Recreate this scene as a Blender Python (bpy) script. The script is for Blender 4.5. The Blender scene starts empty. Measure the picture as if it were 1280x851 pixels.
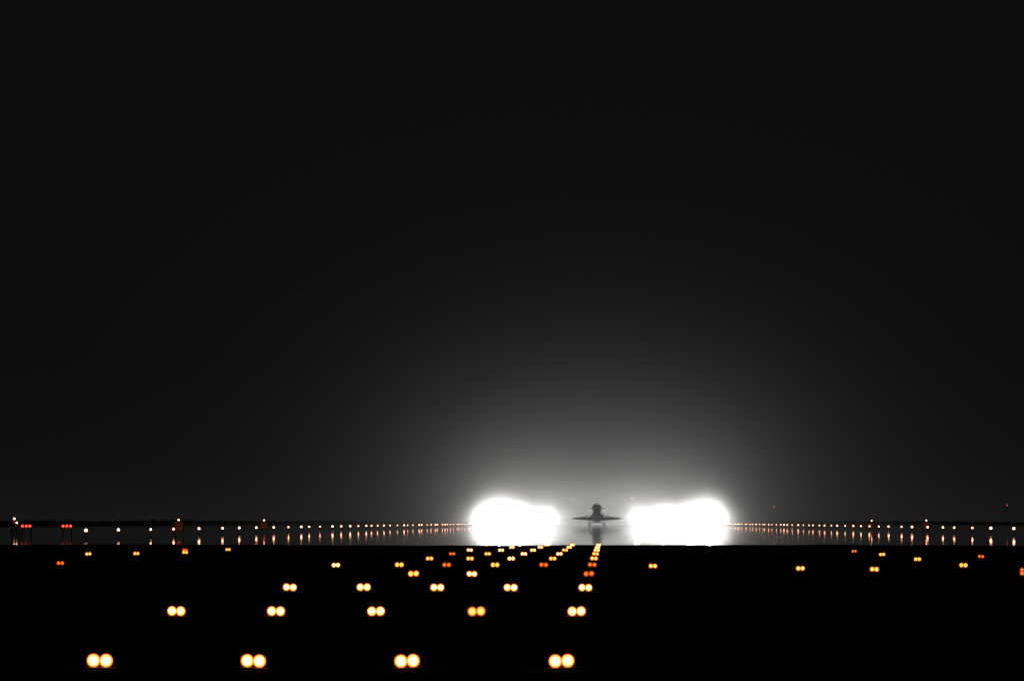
import bpy, bmesh, math, random
from mathutils import Vector, Matrix, noise as mnoise
random.seed(7)
scene = bpy.context.scene
scene.view_settings.view_transform = 'Standard'
scene.view_settings.look = 'None'
scene.view_settings.exposure = 0
F = 6600.0     # focal length in px of a 1280 px wide frame
CAMZ = 1.5

# ------------------------------------------------------------------ materials
def new_mat(name):
    m = bpy.data.materials.new(name); m.use_nodes = True
    nt = m.node_tree; nt.nodes.clear()
    out = nt.nodes.new('ShaderNodeOutputMaterial')
    return m, nt, out

def principled(name, col, rough=0.6, metal=0.0, noise=None, nscale=1.0):
    m, nt, out = new_mat(name)
    b = nt.nodes.new('ShaderNodeBsdfPrincipled')
    b.inputs['Base Color'].default_value = (*col, 1)
    b.inputs['Roughness'].default_value = rough
    b.inputs['Metallic'].default_value = metal
    if noise:
        tc = nt.nodes.new('ShaderNodeTexCoord')
        n = nt.nodes.new('ShaderNodeTexNoise'); n.inputs['Scale'].default_value = nscale
        n.inputs['Detail'].default_value = 6
        r = nt.nodes.new('ShaderNodeValToRGB')
        r.color_ramp.elements[0].position = 0.3; r.color_ramp.elements[1].position = 0.7
        r.color_ramp.elements[0].color = (*col, 1); r.color_ramp.elements[1].color = (*noise, 1)
        nt.links.new(tc.outputs['Object'], n.inputs['Vector'])
        nt.links.new(n.outputs['Fac'], r.inputs['Fac'])
        nt.links.new(r.outputs['Color'], b.inputs['Base Color'])
    nt.links.new(b.outputs[0], out.inputs['Surface'])
    return m

def diffuse(name, c1, c2, scale):
    m, nt, out = new_mat(name)
    d = nt.nodes.new('ShaderNodeBsdfDiffuse')
    tc = nt.nodes.new('ShaderNodeTexCoord')
    n = nt.nodes.new('ShaderNodeTexNoise'); n.inputs['Scale'].default_value = scale; n.inputs['Detail'].default_value = 8
    r = nt.nodes.new('ShaderNodeValToRGB')
    r.color_ramp.elements[0].position = 0.35; r.color_ramp.elements[1].position = 0.65
    r.color_ramp.elements[0].color = (*c1, 1); r.color_ramp.elements[1].color = (*c2, 1)
    nt.links.new(tc.outputs['Object'], n.inputs['Vector'])
    nt.links.new(n.outputs['Fac'], r.inputs['Fac'])
    nt.links.new(r.outputs['Color'], d.inputs['Color'])
    nt.links.new(d.outputs[0], out.inputs['Surface'])
    return m

def emit(name, col, s, sampled=False):
    m, nt, out = new_mat(name)
    e = nt.nodes.new('ShaderNodeEmission')
    e.inputs['Color'].default_value = (*col, 1); e.inputs['Strength'].default_value = s
    nt.links.new(e.outputs[0], out.inputs['Surface'])
    if not sampled: m.cycles.emission_sampling = 'NONE'
    return m

def lens_mat(name, core, mid, rim, s, p1=.66, p2=.84):  # radial colour fade paints soft blurred bloom into the lamp emission
    m, nt, out = new_mat(name)
    e = nt.nodes.new('ShaderNodeEmission'); e.inputs['Strength'].default_value = s
    a = nt.nodes.new('ShaderNodeAttribute'); a.attribute_name = 'rad'
    r = nt.nodes.new('ShaderNodeValToRGB')
    el = r.color_ramp.elements
    el[0].position = 0.0; el[0].color = (*core, 1)
    el[1].position = 1.0; el[1].color = (*rim, 1)
    x = el.new(p1); x.color = (*core, 1)
    x = el.new(p2); x.color = (*mid, 1)
    nt.links.new(a.outputs['Fac'], r.inputs['Fac'])
    nt.links.new(r.outputs['Color'], e.inputs['Color'])
    nt.links.new(e.outputs[0], out.inputs['Surface'])
    m.cycles.emission_sampling = 'NONE'
    return m

M_grass = diffuse('night_grass', (0.03, 0.045, 0.02), (0.05, 0.06, 0.03), 0.05)
M_over = diffuse('overrun_asphalt', (0.035, 0.035, 0.036), (0.055, 0.055, 0.055), 0.6)
M_wet = principled('wet_concrete', (0.06, 0.058, 0.055), 0.022, noise=(0.10, 0.098, 0.09), nscale=0.08)
M_paint = principled('wet_white_paint', (0.7, 0.7, 0.68), 0.022)
M_metal = principled('painted_metal', (0.12, 0.10, 0.05), 0.5, noise=(0.2, 0.16, 0.06), nscale=9)
M_dark = principled('dark_rubber', (0.02, 0.02, 0.02), 0.8)
M_white = principled('white_tile', (0.52, 0.52, 0.5), 0.75, noise=(0.62, 0.62, 0.6), nscale=2)
M_black = principled('black_tile', (0.03, 0.03, 0.035), 0.6, noise=(0.05, 0.05, 0.05), nscale=2)
M_glass = principled('cockpit_glass', (0.01, 0.01, 0.012), 0.1)
M_steel = principled('steel', (0.3, 0.3, 0.3), 0.4, 0.9)
M_truck = principled('trailer_paint', (0.45, 0.4, 0.12), 0.4, noise=(0.5, 0.45, 0.15), nscale=3)
M_tree = diffuse('tree_foliage', (0.02, 0.03, 0.015), (0.05, 0.07, 0.03), 0.3)

L_bright = lens_mat('warm_lens', (1.0, 0.60, 0.28), (1.0, 0.19, 0.02), (0.05, 0.002, 0.0), 3.2, .50, .80)
L_amber = lens_mat('amber_lens', (1.0, 0.46, 0.10), (0.85, 0.13, 0.01), (0.04, 0.002, 0.0), 2.4, .45, .78)
L_dim = lens_mat('dim_amber_lens', (1.0, 0.20, 0.02), (0.45, 0.05, 0.004), (0.03, 0.0, 0.0), 1.2, .4, .75)
L_edge = emit('edge_lamp_glass', (1.0, 0.40, 0.22), 8)
L_red = emit('red_lamp_glass', (1.0, 0.05, 0.03), 3.5)
L_redfar = emit('red_beacon_glass', (1.0, 0.06, 0.03), 4)
L_flood = emit('xenon_lamp_glass', (1.0, 0.98, 0.95), 300)
L_sign = emit('sign_face_lit', (1.0, 0.25, 0.15), 0.03)

# ------------------------------------------------------------------ mesh helper
class MB:
    def __init__(s): s.bm = bmesh.new(); s.mats = []; s.rad = s.bm.verts.layers.float.new('rad')
    def mi(s, m):
        if m not in s.mats: s.mats.append(m)
        return s.mats.index(m)
    def _tag(s, verts, m, M):
        i = s.mi(m); fs = set()
        for v in verts:
            v.co = M @ v.co
            for f in v.link_faces: fs.add(f)
        for f in fs: f.material_index = i
        return fs
    def box(s, c, size, m, rot=None, bevel=0):
        r = bmesh.ops.create_cube(s.bm, size=1)
        M = Matrix.Translation(c) @ (rot or Matrix()) @ Matrix.Diagonal((*size, 1))
        fs = s._tag(r['verts'], m, M)
        if bevel:
            es = set(e for f in fs for e in f.edges)
            i = s.mi(m)
            rr = bmesh.ops.bevel(s.bm, geom=list(es), offset=bevel, segments=2, affect='EDGES', profile=0.5)
            for f in rr['faces']: f.material_index = i
    def cone(s, p1, p2, r1, r2, m, seg=14):
        p1 = Vector(p1); p2 = Vector(p2); d = p2 - p1
        r = bmesh.ops.create_cone(s.bm, cap_ends=True, segments=seg, radius1=max(r1,1e-4), radius2=max(r2,1e-4), depth=d.length)
        M = Matrix.Translation((p1 + p2) / 2) @ d.to_track_quat('Z', 'Y').to_matrix().to_4x4()
        for f in s._tag(r['verts'], m, M): f.smooth = len(f.verts) == 4
    def sphere(s, c, r, m, seg=12, scale=(1, 1, 1)):
        q = bmesh.ops.create_uvsphere(s.bm, u_segments=seg, v_segments=max(6, seg // 2), radius=r)
        for f in s._tag(q['verts'], m, Matrix.Translation(c) @ Matrix.Diagonal((*scale, 1))): f.smooth = True
    def lens(s, c, r, m, bulge=0.35, rings=12, seg=28):
        """domed lens facing -Y with a radial 'rad' attribute"""
        i = s.mi(m); prev = None
        c = Vector(c)
        cv = s.bm.verts.new(c + Vector((0, -bulge * r, 0))); cv[s.rad] = 0
        for k in range(1, rings + 1):
            t = k / rings
            ring = []
            for a in range(seg):
                an = 2 * math.pi * a / seg
                v = s.bm.verts.new(c + Vector((math.cos(an) * r * t, -bulge * r * (1 - t * t), math.sin(an) * r * t)))
                v[s.rad] = t; ring.append(v)
            for a in range(seg):
                b = (a + 1) % seg
                f = s.bm.faces.new((cv, ring[a], ring[b])) if prev is None else s.bm.faces.new((prev[a], ring[a], ring[b], prev[b]))
                f.material_index = i; f.smooth = True
            prev = ring
    def loft(s, secs, m, cap=True, mfun=None):
        rs = []
        for sec in secs: rs.append([s.bm.verts.new(p) for p in sec])
        n = len(secs[0]); i = s.mi(m)
        for a, b in zip(rs[:-1], rs[1:]):
            for k in range(n):
                l = (k + 1) % n
                f = s.bm.faces.new((a[k], a[l], b[l], b[k])); f.smooth = True
                f.material_index = s.mi(mfun(f.calc_center_median(), k)) if mfun else i
        if cap:
            for r in (rs[0], rs[-1]):
                f = s.bm.faces.new(r); f.material_index = i
    def make(s, name, loc=(0, 0, 0), parent=None):
        bmesh.ops.recalc_face_normals(s.bm, faces=s.bm.faces)
        me = bpy.data.meshes.new(name); s.bm.to_mesh(me); s.bm.free()
        for m in s.mats: me.materials.append(m)
        o = bpy.data.objects.new(name, me); scene.collection.objects.link(o)
        o.location = loc
        if parent: o.parent = parent
        return o

def sheet(name, x0, x1, y0, y1, z, m, nx=1, wob=0):
    """ground sheet; its near edge can be ragged"""
    bm = bmesh.new(); rows = []
    for j in (0, 1):
        row = []
        for i in range(nx + 1):
            x = x0 + (x1 - x0) * i / nx
            y = (y0, y1)[j]
            if wob and j == 0: y += wob * (mnoise.noise(Vector((x * .05, 3.1, 0))) + .5 * mnoise.noise(Vector((x * .3, 7.7, 0))))
            row.append(bm.verts.new((x, y, z)))
        rows.append(row)
    for i in range(nx): bm.faces.new((rows[0][i], rows[0][i + 1], rows[1][i + 1], rows[1][i]))
    me = bpy.data.meshes.new(name); bm.to_mesh(me); bm.free(); me.materials.append(m)
    o = bpy.data.objects.new(name, me); scene.collection.objects.link(o); return o

def place(px, py, z=0.1):
    """ground spot (metres) of a light seen at these photo coordinates"""
    d = F * (CAMZ - z) / (py - 652.0)
    return ((px - 757.0) / F * d, d)

# ------------------------------------------------------------------ ground
sheet('ground', -9000, 9000, -500, 14000, 0, M_grass)
sheet('overrun_pavement', -60, 60, -60, 360, 0.004, M_over)
sheet('runway_shoulder', -170, 170, 340, 3400, 0.008, M_wet, 200, 20)
sheet('runway', -45.7, 45.7, 342, 3300, 0.012, M_wet, 120, 20)
mk = MB()
def flat(mb, x0, x1, y0, y1, z=0.016):
    vs = [mb.bm.verts.new(p) for p in ((x0, y0, z), (x1, y0, z), (x1, y1, z), (x0, y1, z))]
    f = mb.bm.faces.new(vs); f.material_index = mb.mi(M_paint)
for k in range(8):
    for sgn in (-1, 1):
        x = sgn * (4 + k * 4.6); flat(mk, x - 1.4, x + 1.4, 375, 420)
for k in range(47): flat(mk, -0.45, 0.45, 460 + k * 60, 497 + k * 60)
for sgn in (-1, 1): flat(mk, sgn * 44 - .45, sgn * 44 + .45, 375, 3290); flat(mk, sgn * 14 - 3, sgn * 14 + 3, 700, 745)
mk.make('runway_markings')

# ------------------------------------------------------------------ approach lights
def approach_mesh(name, lm, r=0.074):
    b = MB()
    b.box((0, 0.1, 0.016), (0.40, 0.3, 0.024), M_metal, bevel=0.006)
    b.cone((0, 0.1, 0.025), (0, 0.1, 0.07), 0.03, 0.025, M_metal)
    b.box((0, 0.1, 0.05), (0.30, 0.05, 0.03), M_metal, bevel=0.006)
    for s in (-1, 1):
        x = s * r * 0.88
        b.cone((x, 0.004, 0.1), (x, 0.16, 0.1), r * 0.85, r * 0.55, M_metal, 24)
        b.lens((x, -0.003 - (s + 1) * .0015, 0.1), r, lm)
    o = b.make(name); me = o.data; bpy.data.objects.remove(o); return me
ME_A = approach_mesh('approach_light', L_bright)
ME_B = approach_mesh('approach_light_amber', L_amber)
ME_C = approach_mesh('approach_light_dim', L_dim)
def put(me, x, y, s=1.0):
    o = bpy.data.objects.new('approach_light', me); scene.collection.objects.link(o)
    o.location = (x, y, 0.004 if abs(x) < 60 else 0); o.scale = (s, s, s)
    o.rotation_euler = (0, random.uniform(-.05, .05), random.uniform(-.06, .06))
cols = [-0.316, -1.44, -2.56, -3.68, -4.80]
skip = {(3, 1), (3, 4), (8, 4), (9, 3), (9, 4)}
amber = {(1, 1), (3, 3), (4, 2), (4, 4), (5, 1), (5, 3), (5, 4), (6, 3), (6, 0), (5, 0), (7, 1)}
dim = {(3, 0), (4, 0), (4, 3), (4, 1), (6, 4)}
for n in range(10):
    d = 52.9 + 29.7 * n
    if n == 0: d = 53.4
    for c, sl in enumerate(cols):
        if (n, c) in skip: continue
        me = ME_C if (n, c) in dim else ME_B if ((n, c) in amber) else ME_A
        s = 0.95 if n == 0 else 1.03 if n == 1 else 1.08
        if n == 0: sl *= .992
        put(me, sl * 1.4 + random.uniform(-.01, .01), d + random.uniform(-.15, .15) * min(n, 2), s * random.uniform(.97, 1.03))
for px, py, k in [(75, 703.5, 2), (110, 692, 1), (170, 691.5, 1), (231, 690, 1), (231, 687, 2), (285, 686.5, 1), (420, 706, 0),
                  (816, 707, 1), (1000, 710, 1), (1092, 711, 1), (1146, 698.5, 1), (1203, 706, 1), (1225, 695, 2),
                  (1067, 688.5, 2), (1102, 692.5, 1), (1279, 712, 2), (1279, 716, 2)]:
    x, y = place(px, py); put([ME_A, ME_B, ME_C][k], x, y, 1.0)

# ------------------------------------------------------------------ runway edge lights
for sgn in (-1, 1):
    b = MB(); d = 457.0
    while d < 2350:
        x = sgn * 45.0 + random.uniform(-.3, .3)
        b.cone((x, d, 0.012), (x, d, 0.05), 0.16, 0.12, M_metal, 8)
        b.cone((x, d, 0.05), (x, d, 0.6), 0.03, 0.03, M_metal, 6)
        b.cone((x, d, 0.58), (x, d, 0.66), 0.07, 0.11, M_metal, 8)
        b.sphere((x, d, 0.76), random.uniform(0.09, 0.155), L_edge, 10, (1, 1, 1.1))
        d += 31.2 + random.uniform(-2.5, 2.5)
    b.make('runway_edge_lights')

# ------------------------------------------------------------------ slope-indicator lights (red)
def papi(px):
    d = 505.0; x = (px - 757) / F * d
    b = MB()
    b.box((0, 0.3, 1.05), (1.1, 0.7, 0.28), M_metal, bevel=0.03)
    b.box((0, 0.3, 1.24), (1.16, 0.8, 0.03), M_metal)
    for lx in (-.42, .42):
        for ly in (0.05, .55): b.cone((lx, ly, 0), (lx, ly, 0.95), 0.03, 0.03, M_metal, 8)
    for lx in (-.36, 0, .36): b.cone((lx, -0.05, 1.1), (lx, -0.09, 1.1), 0.12, 0.11, L_red, 16)
    b.make('approach_slope_indicator', (x, d, 0.008))
papi(32); papi(83)

def sign(px, side):
    off = px - 757; d = side * 48.5 * F / off
    b = MB()
    b.box((0, 0, 0.95), (1.2, 0.18, 1.2), M_dark, bevel=0.02)
    b.box((0, -0.095, 0.95), (1.0, 0.01, 1.0), L_sign)
    b.cone((-.4, 0, 0), (-.4, 0, .4), .04, .04, M_metal); b.cone((.4, 0, 0), (.4, 0, .4), .04, .04, M_metal)
    b.cone((0, 0, 1.55), (0, 0, 1.7), .03, .03, M_metal)
    b.sphere((0, 0, 1.72), .1, L_edge)
    b.make('distance_marker_sign', (side * 48.5, d, 0.008))
for px, sd in ((223, -1), (330, -1), (1089, 1), (1157, 1)): sign(px, sd)

def pole(px, py, d, red=True, r=.25):
    h = CAMZ + (652 - py) / F * d; x = (px - 757) / F * d
    b = MB()
    w = 0.4
    for sx in (-1, 1):
        for sy in (-1, 1): b.cone((sx * w, sy * w, 0), (sx * .12, sy * .12, h - .3), .05, .04, M_steel, 6)
    n = max(2, int(h / 1.5))
    for k in range(n):
        t = (k + .5) / n; q = w * (1 - t) + .12 * t; z = (h - .3) * t
        b.box((0, -q, z), (2 * q, .05, .05), M_steel); b.box((0, q, z), (2 * q, .05, .05), M_steel)
        b.box((-q, 0, z), (.05, 2 * q, .05), M_steel); b.box((q, 0, z), (.05, 2 * q, .05), M_steel)
    b.sphere((0, 0, h), r, L_redfar if red else L_edge)
    b.make('beacon_mast', (x, d, 0))
pole(967, 633, 3300); pole(1258, 631, 3300); pole(17, 648, 700, False, .14); pole(20, 653, 620, False, .1)

# ------------------------------------------------------------------ treeline
b = MB()
for k in range(1500):
    x = random.uniform(-1100, 800); y = random.uniform(4200, 4500)
    h = random.uniform(1.3, 2.3) + .5 * math.sin(x * .013) + .3 * math.sin(x * .05)
    r = random.uniform(2, 5)
    q = bmesh.ops.create_icosphere(b.bm, subdivisions=1, radius=1)
    for v in q['verts']:
        v.co = v.co * random.uniform(.7, 1.25); v.co.x *= r * 1.5; v.co.y *= r; v.co.z *= h * .6
        v.co += Vector((x, y, h * .5))
b.mi(M_tree)
b.make('distant_trees')

# ------------------------------------------------------------------ space shuttle orbiter
def orbiter():
    root = bpy.data.objects.new('space_shuttle', None); scene.collection.objects.link(root)
    def sec(y, w, zb, zt, n=28):
        pts = []
        for k in range(n):
            a = 2 * math.pi * k / n
            c, s_ = math.cos(a), math.sin(a)
            e = 2 / (3.2 if s_ < 0 else 2.3)
            x = w * math.copysign(abs(c) ** e, c)
            z = (zb + zt) / 2 + (zt - zb) / 2 * math.copysign(abs(s_) ** e, s_)
            pts.append((x, y, z))
        return pts
    b = MB()
    st = [(-18.6, .15, 3.9, 4.2), (-18.3, .7, 3.35, 4.6), (-17.5, 1.3, 2.95, 5.2), (-16, 1.95, 2.7, 6.0), (-14.6, 2.3, 2.6, 6.9), (-13.4, 2.5, 2.6, 7.7),
          (-12, 2.62, 2.6, 8.05), (-9, 2.65, 2.6, 8.1), (0, 2.65, 2.6, 8.1), (9, 2.65, 2.6, 8.1), (12, 2.8, 2.65, 8.1), (15, 3.0, 2.9, 8.0)]
    b.loft([sec(*s) for s in st], M_white, mfun=lambda c, k: M_black if (c.z < 3.6 or c.y < -17.6) else M_white)
    b.make('fuselage', parent=root)
    b = MB()
    for sx in (-1, 1):
        for x, y, z, ang in ((.45, -14.75, 6.9, 0), (1.25, -14.5, 6.75, 25), (1.85, -13.9, 6.6, 55)):
            b.box((sx * x, y, z), (.7, .12, .55), M_glass, Matrix.Rotation(sx * math.radians(ang), 4, 'Z') @ Matrix.Rotation(math.radians(-50), 4, 'X'))
    b.make('cockpit_windows', parent=root)
    for sx in (-1, 1):
        b = MB(); S = []
        for x, yl, yt, th in ((2.3, -9, 12, 2.6), (3.2, -5.5, 12, 2.4), (4.6, -1, 12, 2.0), (6.0, 3, 12.1, 1.5), (8, 5.2, 12, 1.1), (10, 7.4, 11.6, .8), (11.6, 9.0, 11.2, .5), (11.9, 9.8, 11, .2)):
            z0 = 3.1 + (x - 2.3) * .06; ln = yt - yl; s = []
            prof = [(0, 0), (.05, .5), (.2, .9), (.4, 1), (.7, .6), (1, .06), (1, -.06), (.7, -.3), (.4, -.4), (.2, -.4), (.05, -.3)]
            for u, v in prof: s.append((sx * x, yl + u * ln, z0 + v * th * .62))
            S.append(s)
        b.loft(S, M_white, mfun=lambda c, k: M_black if k >= 6 or k == 0 else M_white)
        b.make('wing', parent=root)
    b = MB(); S = []
    for z, yl, yt, th in ((7.8, 6.0, 14.0, .6), (9, 8.0, 14.9, .55), (12, 11, 16.4, .45), (16.2, 14.4, 18.3, .32), (17.2, 15.4, 18.7, .2)):
        ln = yt - yl
        S.append([(v * th, yl + u * ln, z) for u, v in ((0, 0), (.2, .8), (.5, 1), (1, .1), (1, -.1), (.5, -1), (.2, -.8))])
    b.loft(S, M_white); b.make('tail_fin', parent=root)
    for sx in (-1, 1):
        b = MB(); S = []
        for y, r in ((8.2, .3), (9.2, .9), (11, 1.4), (14, 1.6), (16, 1.4), (16.5, .9)):
            S.append([(sx * 2.2 + r * math.cos(a * math.pi / 8), y, 8.0 + r * 1.0 * math.sin(a * math.pi / 8)) for a in range(16)])
        b.loft(S, M_white); b.make('engine_pod', parent=root)
    b = MB()
    for x, z in ((0, 6.9), (-1.6, 4.6), (1.6, 4.6)): b.cone((x, 14.8, z), (x, 17.6, z), .6, 1.15, M_steel, 20)
    b.box((0, 16.2, 2.75), (5.6, 2.3, .25), M_black, bevel=.05)
    b.make('main_engines', parent=root)
    b = MB()
    for sx in (-1, 1):
        b.cone((sx * 3.45, 5, 3.0), (sx * 3.45, 5, .6), .18, .14, M_steel)
        b.cone((sx * 3.45, 2.8, 3.0), (sx * 3.45, 4.9, 1.2), .09, .09, M_steel, 8)
        for w in (-.38, .38): b.cone((sx * 3.45 + w - .2, 5, .57), (sx * 3.45 + w + .2, 5, .57), .57, .57, M_dark, 20)
        b.box((sx * 4.4, 4.4, 2.3), (.08, 3.6, 1.5), M_black)
    b.cone((0, -12.6, 3.0), (0, -12.9, .5), .14, .11, M_steel)
    b.box((-.6, -13, 2.2), (.06, 2.4, .9), M_black); b.box((.6, -13, 2.2), (.06, 2.4, .9), M_black)
    for w in (-.28, .28): b.cone((w - .12, -12.9, .42), (w + .12, -12.9, .42), .4, .4, M_dark, 18)
    b.make('landing_gear', parent=root)
    return root
sh = orbiter()
P = 7.0
# nose-high roll-out: pitch about the main wheels (nose toward -Y)
R = Matrix.Rotation(math.radians(-P), 4, 'X')
piv = Vector((0, 5, .57))
D = 2540
base = Vector(((746 - 757) / F * D, D, 0.012))
sh.matrix_world = Matrix.Translation(base + piv) @ R @ Matrix.Translation(-piv)

# ------------------------------------------------------------------ floodlight trailers
FD = 2620
flood_px = [604, 625, 650, 684, 797, 828, 862, 887]
lamps = []
def trailer(px, y):
    x = (px - 757) / F * y
    root = bpy.data.objects.new('floodlight_trailer', None); scene.collection.objects.link(root); root.location = (x, y, 0.012)
    b = MB()
    b.box((0, 0, .75), (2.0, 3.6, .25), M_truck, bevel=.04); b.box((0, .4, 1.35), (1.6, 2.2, .95), M_truck, bevel=.08)
    b.box((0, -2.4, .7), (.12, 1.6, .12), M_steel)
    for sx in (-1, 1):
        for yy in (-.5, .6): b.cone((sx * 1.02, yy, .4), (sx * 1.25, yy, .4), .4, .4, M_dark, 18)
    b.make('chassis', parent=root)
    b = MB(); b.cone((0, 0, 1.8), (0, 0, 5.2), .12, .08, M_steel); b.box((0, 0, 5.2), (3.2, .12, .12), M_steel); b.box((0, 0, 4.2), (3.2, .12, .12), M_steel)
    b.make('mast', parent=root)
    b = MB(); g = MB()
    for lx in (-1.2, -.4, .4, 1.2):
        for z in (4.25, 5.25):
            b.cone((lx, .25, z), (lx, -.3, z), .15, .36, M_steel, 18)
            g.cone((lx, -.29, z), (lx, -.31, z), .34, .34, L_flood, 18)
    b.make('lamp_heads', parent=root); g.make('lamp_lenses', parent=root)
    lamps.append((x, y - 1.5, 4.75))
for p in flood_px: trailer(p, FD + random.uniform(-4, 4))
PW = 1.0e5
for i, (x, y, z) in enumerate(lamps):
    l = bpy.data.lights.new('xenon_light', 'POINT'); l.energy = PW * (1.5 if i in (1, 7) else 1.0); l.shadow_soft_size = .5
    l.color = (1, .985, .96)
    o = bpy.data.objects.new('xenon_light', l); scene.collection.objects.link(o); o.location = (x, y, z)

# ------------------------------------------------------------------ haze around the floodlights
def vol_obj(name, loc, rad, mat, sub=3):
    bm = bmesh.new(); bmesh.ops.create_icosphere(bm, subdivisions=sub, radius=1)
    for v in bm.verts: v.co = Vector((v.co.x * rad[0], v.co.y * rad[1], v.co.z * rad[2]))
    me = bpy.data.meshes.new(name); bm.to_mesh(me); bm.free(); me.materials.append(mat)
    o = bpy.data.objects.new(name, me); scene.collection.objects.link(o); o.location = loc; return o

def air(name, dens, scl, k, power=1, step=1.5):
    """haze whose density falls off smoothly: dens*exp(-k*q^power), q = |p*scl|"""
    m, nt, out = new_mat(name)
    v = nt.nodes.new('ShaderNodeVolumeScatter'); v.inputs['Color'].default_value = (1, .985, .965, 1)
    tc = nt.nodes.new('ShaderNodeTexCoord')
    mp = nt.nodes.new('ShaderNodeVectorMath'); mp.operation = 'MULTIPLY'; mp.inputs[1].default_value = scl
    ln = nt.nodes.new('ShaderNodeVectorMath'); ln.operation = 'LENGTH'
    nt.links.new(tc.outputs['Object'], mp.inputs[0]); nt.links.new(mp.outputs[0], ln.inputs[0])
    pw = nt.nodes.new('ShaderNodeMath'); pw.operation = 'POWER'; pw.inputs[1].default_value = power
    dv = nt.nodes.new('ShaderNodeMath'); dv.operation = 'MULTIPLY'; dv.inputs[1].default_value = -k
    ex = nt.nodes.new('ShaderNodeMath'); ex.operation = 'EXPONENT'
    mu = nt.nodes.new('ShaderNodeMath'); mu.operation = 'MULTIPLY'; mu.inputs[1].default_value = dens
    nt.links.new(ln.outputs['Value'], pw.inputs[0]); nt.links.new(pw.outputs[0], dv.inputs[0])
    nt.links.new(dv.outputs[0], ex.inputs[0]); nt.links.new(ex.outputs[0], mu.inputs[0])
    nt.links.new(mu.outputs[0], v.inputs['Density']); nt.links.new(v.outputs[0], out.inputs['Volume'])
    m.cycles.volume_step_rate = step
    return m
vol_obj('haze', (-4, FD, 0), (290, 290, 220), air('haze_air', 1.75e-3, (.66 / 37, .6 / 37, 1 / 37), 1))
for px, rx, rz in ((653, 28.5, 10.0), (845, 29.5, 10.5)):
    vol_obj('added_mist', ((px - 757) / F * FD, FD, 0), (rx * 2.0, 34, rz * 2.0), air('bloom_core_air', .018, (1 / rx, 1 / 17, 1 / rz), 2.2, 2))  # added scatter ellipsoids, shaped to imitate the lens bloom of each floodlight cluster
for px in (624, 885):
    vol_obj('added_mist', ((px - 757) / F * FD, FD - 1, 0), (28, 22, 31), air('bloom_core_air_dense', .018, (1 / 14, 1 / 12, 1 / 15.5), 2.3, 2))  # added denser volumes, imitating the taller bloom at the outer floodlights
# added scatter volume, put in to veil and lighten the orbiter silhouette
vol_obj('added_mist', (-4.2, 2525, 0), (70, 130, 34), air('veil_air', .0085, (1 / 36, 1 / 62, 1 / 15), 1.2, 2))

# ------------------------------------------------------------------ world
w = bpy.data.worlds.new('World'); scene.world = w; w.use_nodes = True
nt = w.node_tree; nt.nodes.clear()
out = nt.nodes.new('ShaderNodeOutputWorld'); bg = nt.nodes.new('ShaderNodeBackground')
tc = nt.nodes.new('ShaderNodeTexCoord'); sp = nt.nodes.new('ShaderNodeSeparateXYZ')
r = nt.nodes.new('ShaderNodeValToRGB'); e = r.color_ramp.elements
e[0].position = 0; e[0].color = (.0085, .0076, .0078, 1)
e[1].position = .08; e[1].color = (.0039, .0039, .0039, 1)
x = e.new(.010); x.color = (.0053, .0050, .0051, 1)
x = e.new(.030); x.color = (.0039, .0039, .0039, 1)
nt.links.new(tc.outputs['Generated'], sp.inputs[0]); nt.links.new(sp.outputs['Z'], r.inputs['Fac'])
nt.links.new(r.outputs['Color'], bg.inputs['Color']); nt.links.new(bg.outputs[0], out.inputs['Surface'])

# ------------------------------------------------------------------ camera
c = bpy.data.cameras.new('camera'); co = bpy.data.objects.new('camera', c); scene.collection.objects.link(co)
c.sensor_width = 36; c.lens = 36 * F / 1280; c.clip_start = .5; c.clip_end = 30000
co.location = (0, 0, CAMZ)
co.rotation_euler = (math.radians(90) + math.atan(226.5 / F), 0, math.atan(117 / F))
scene.camera = co
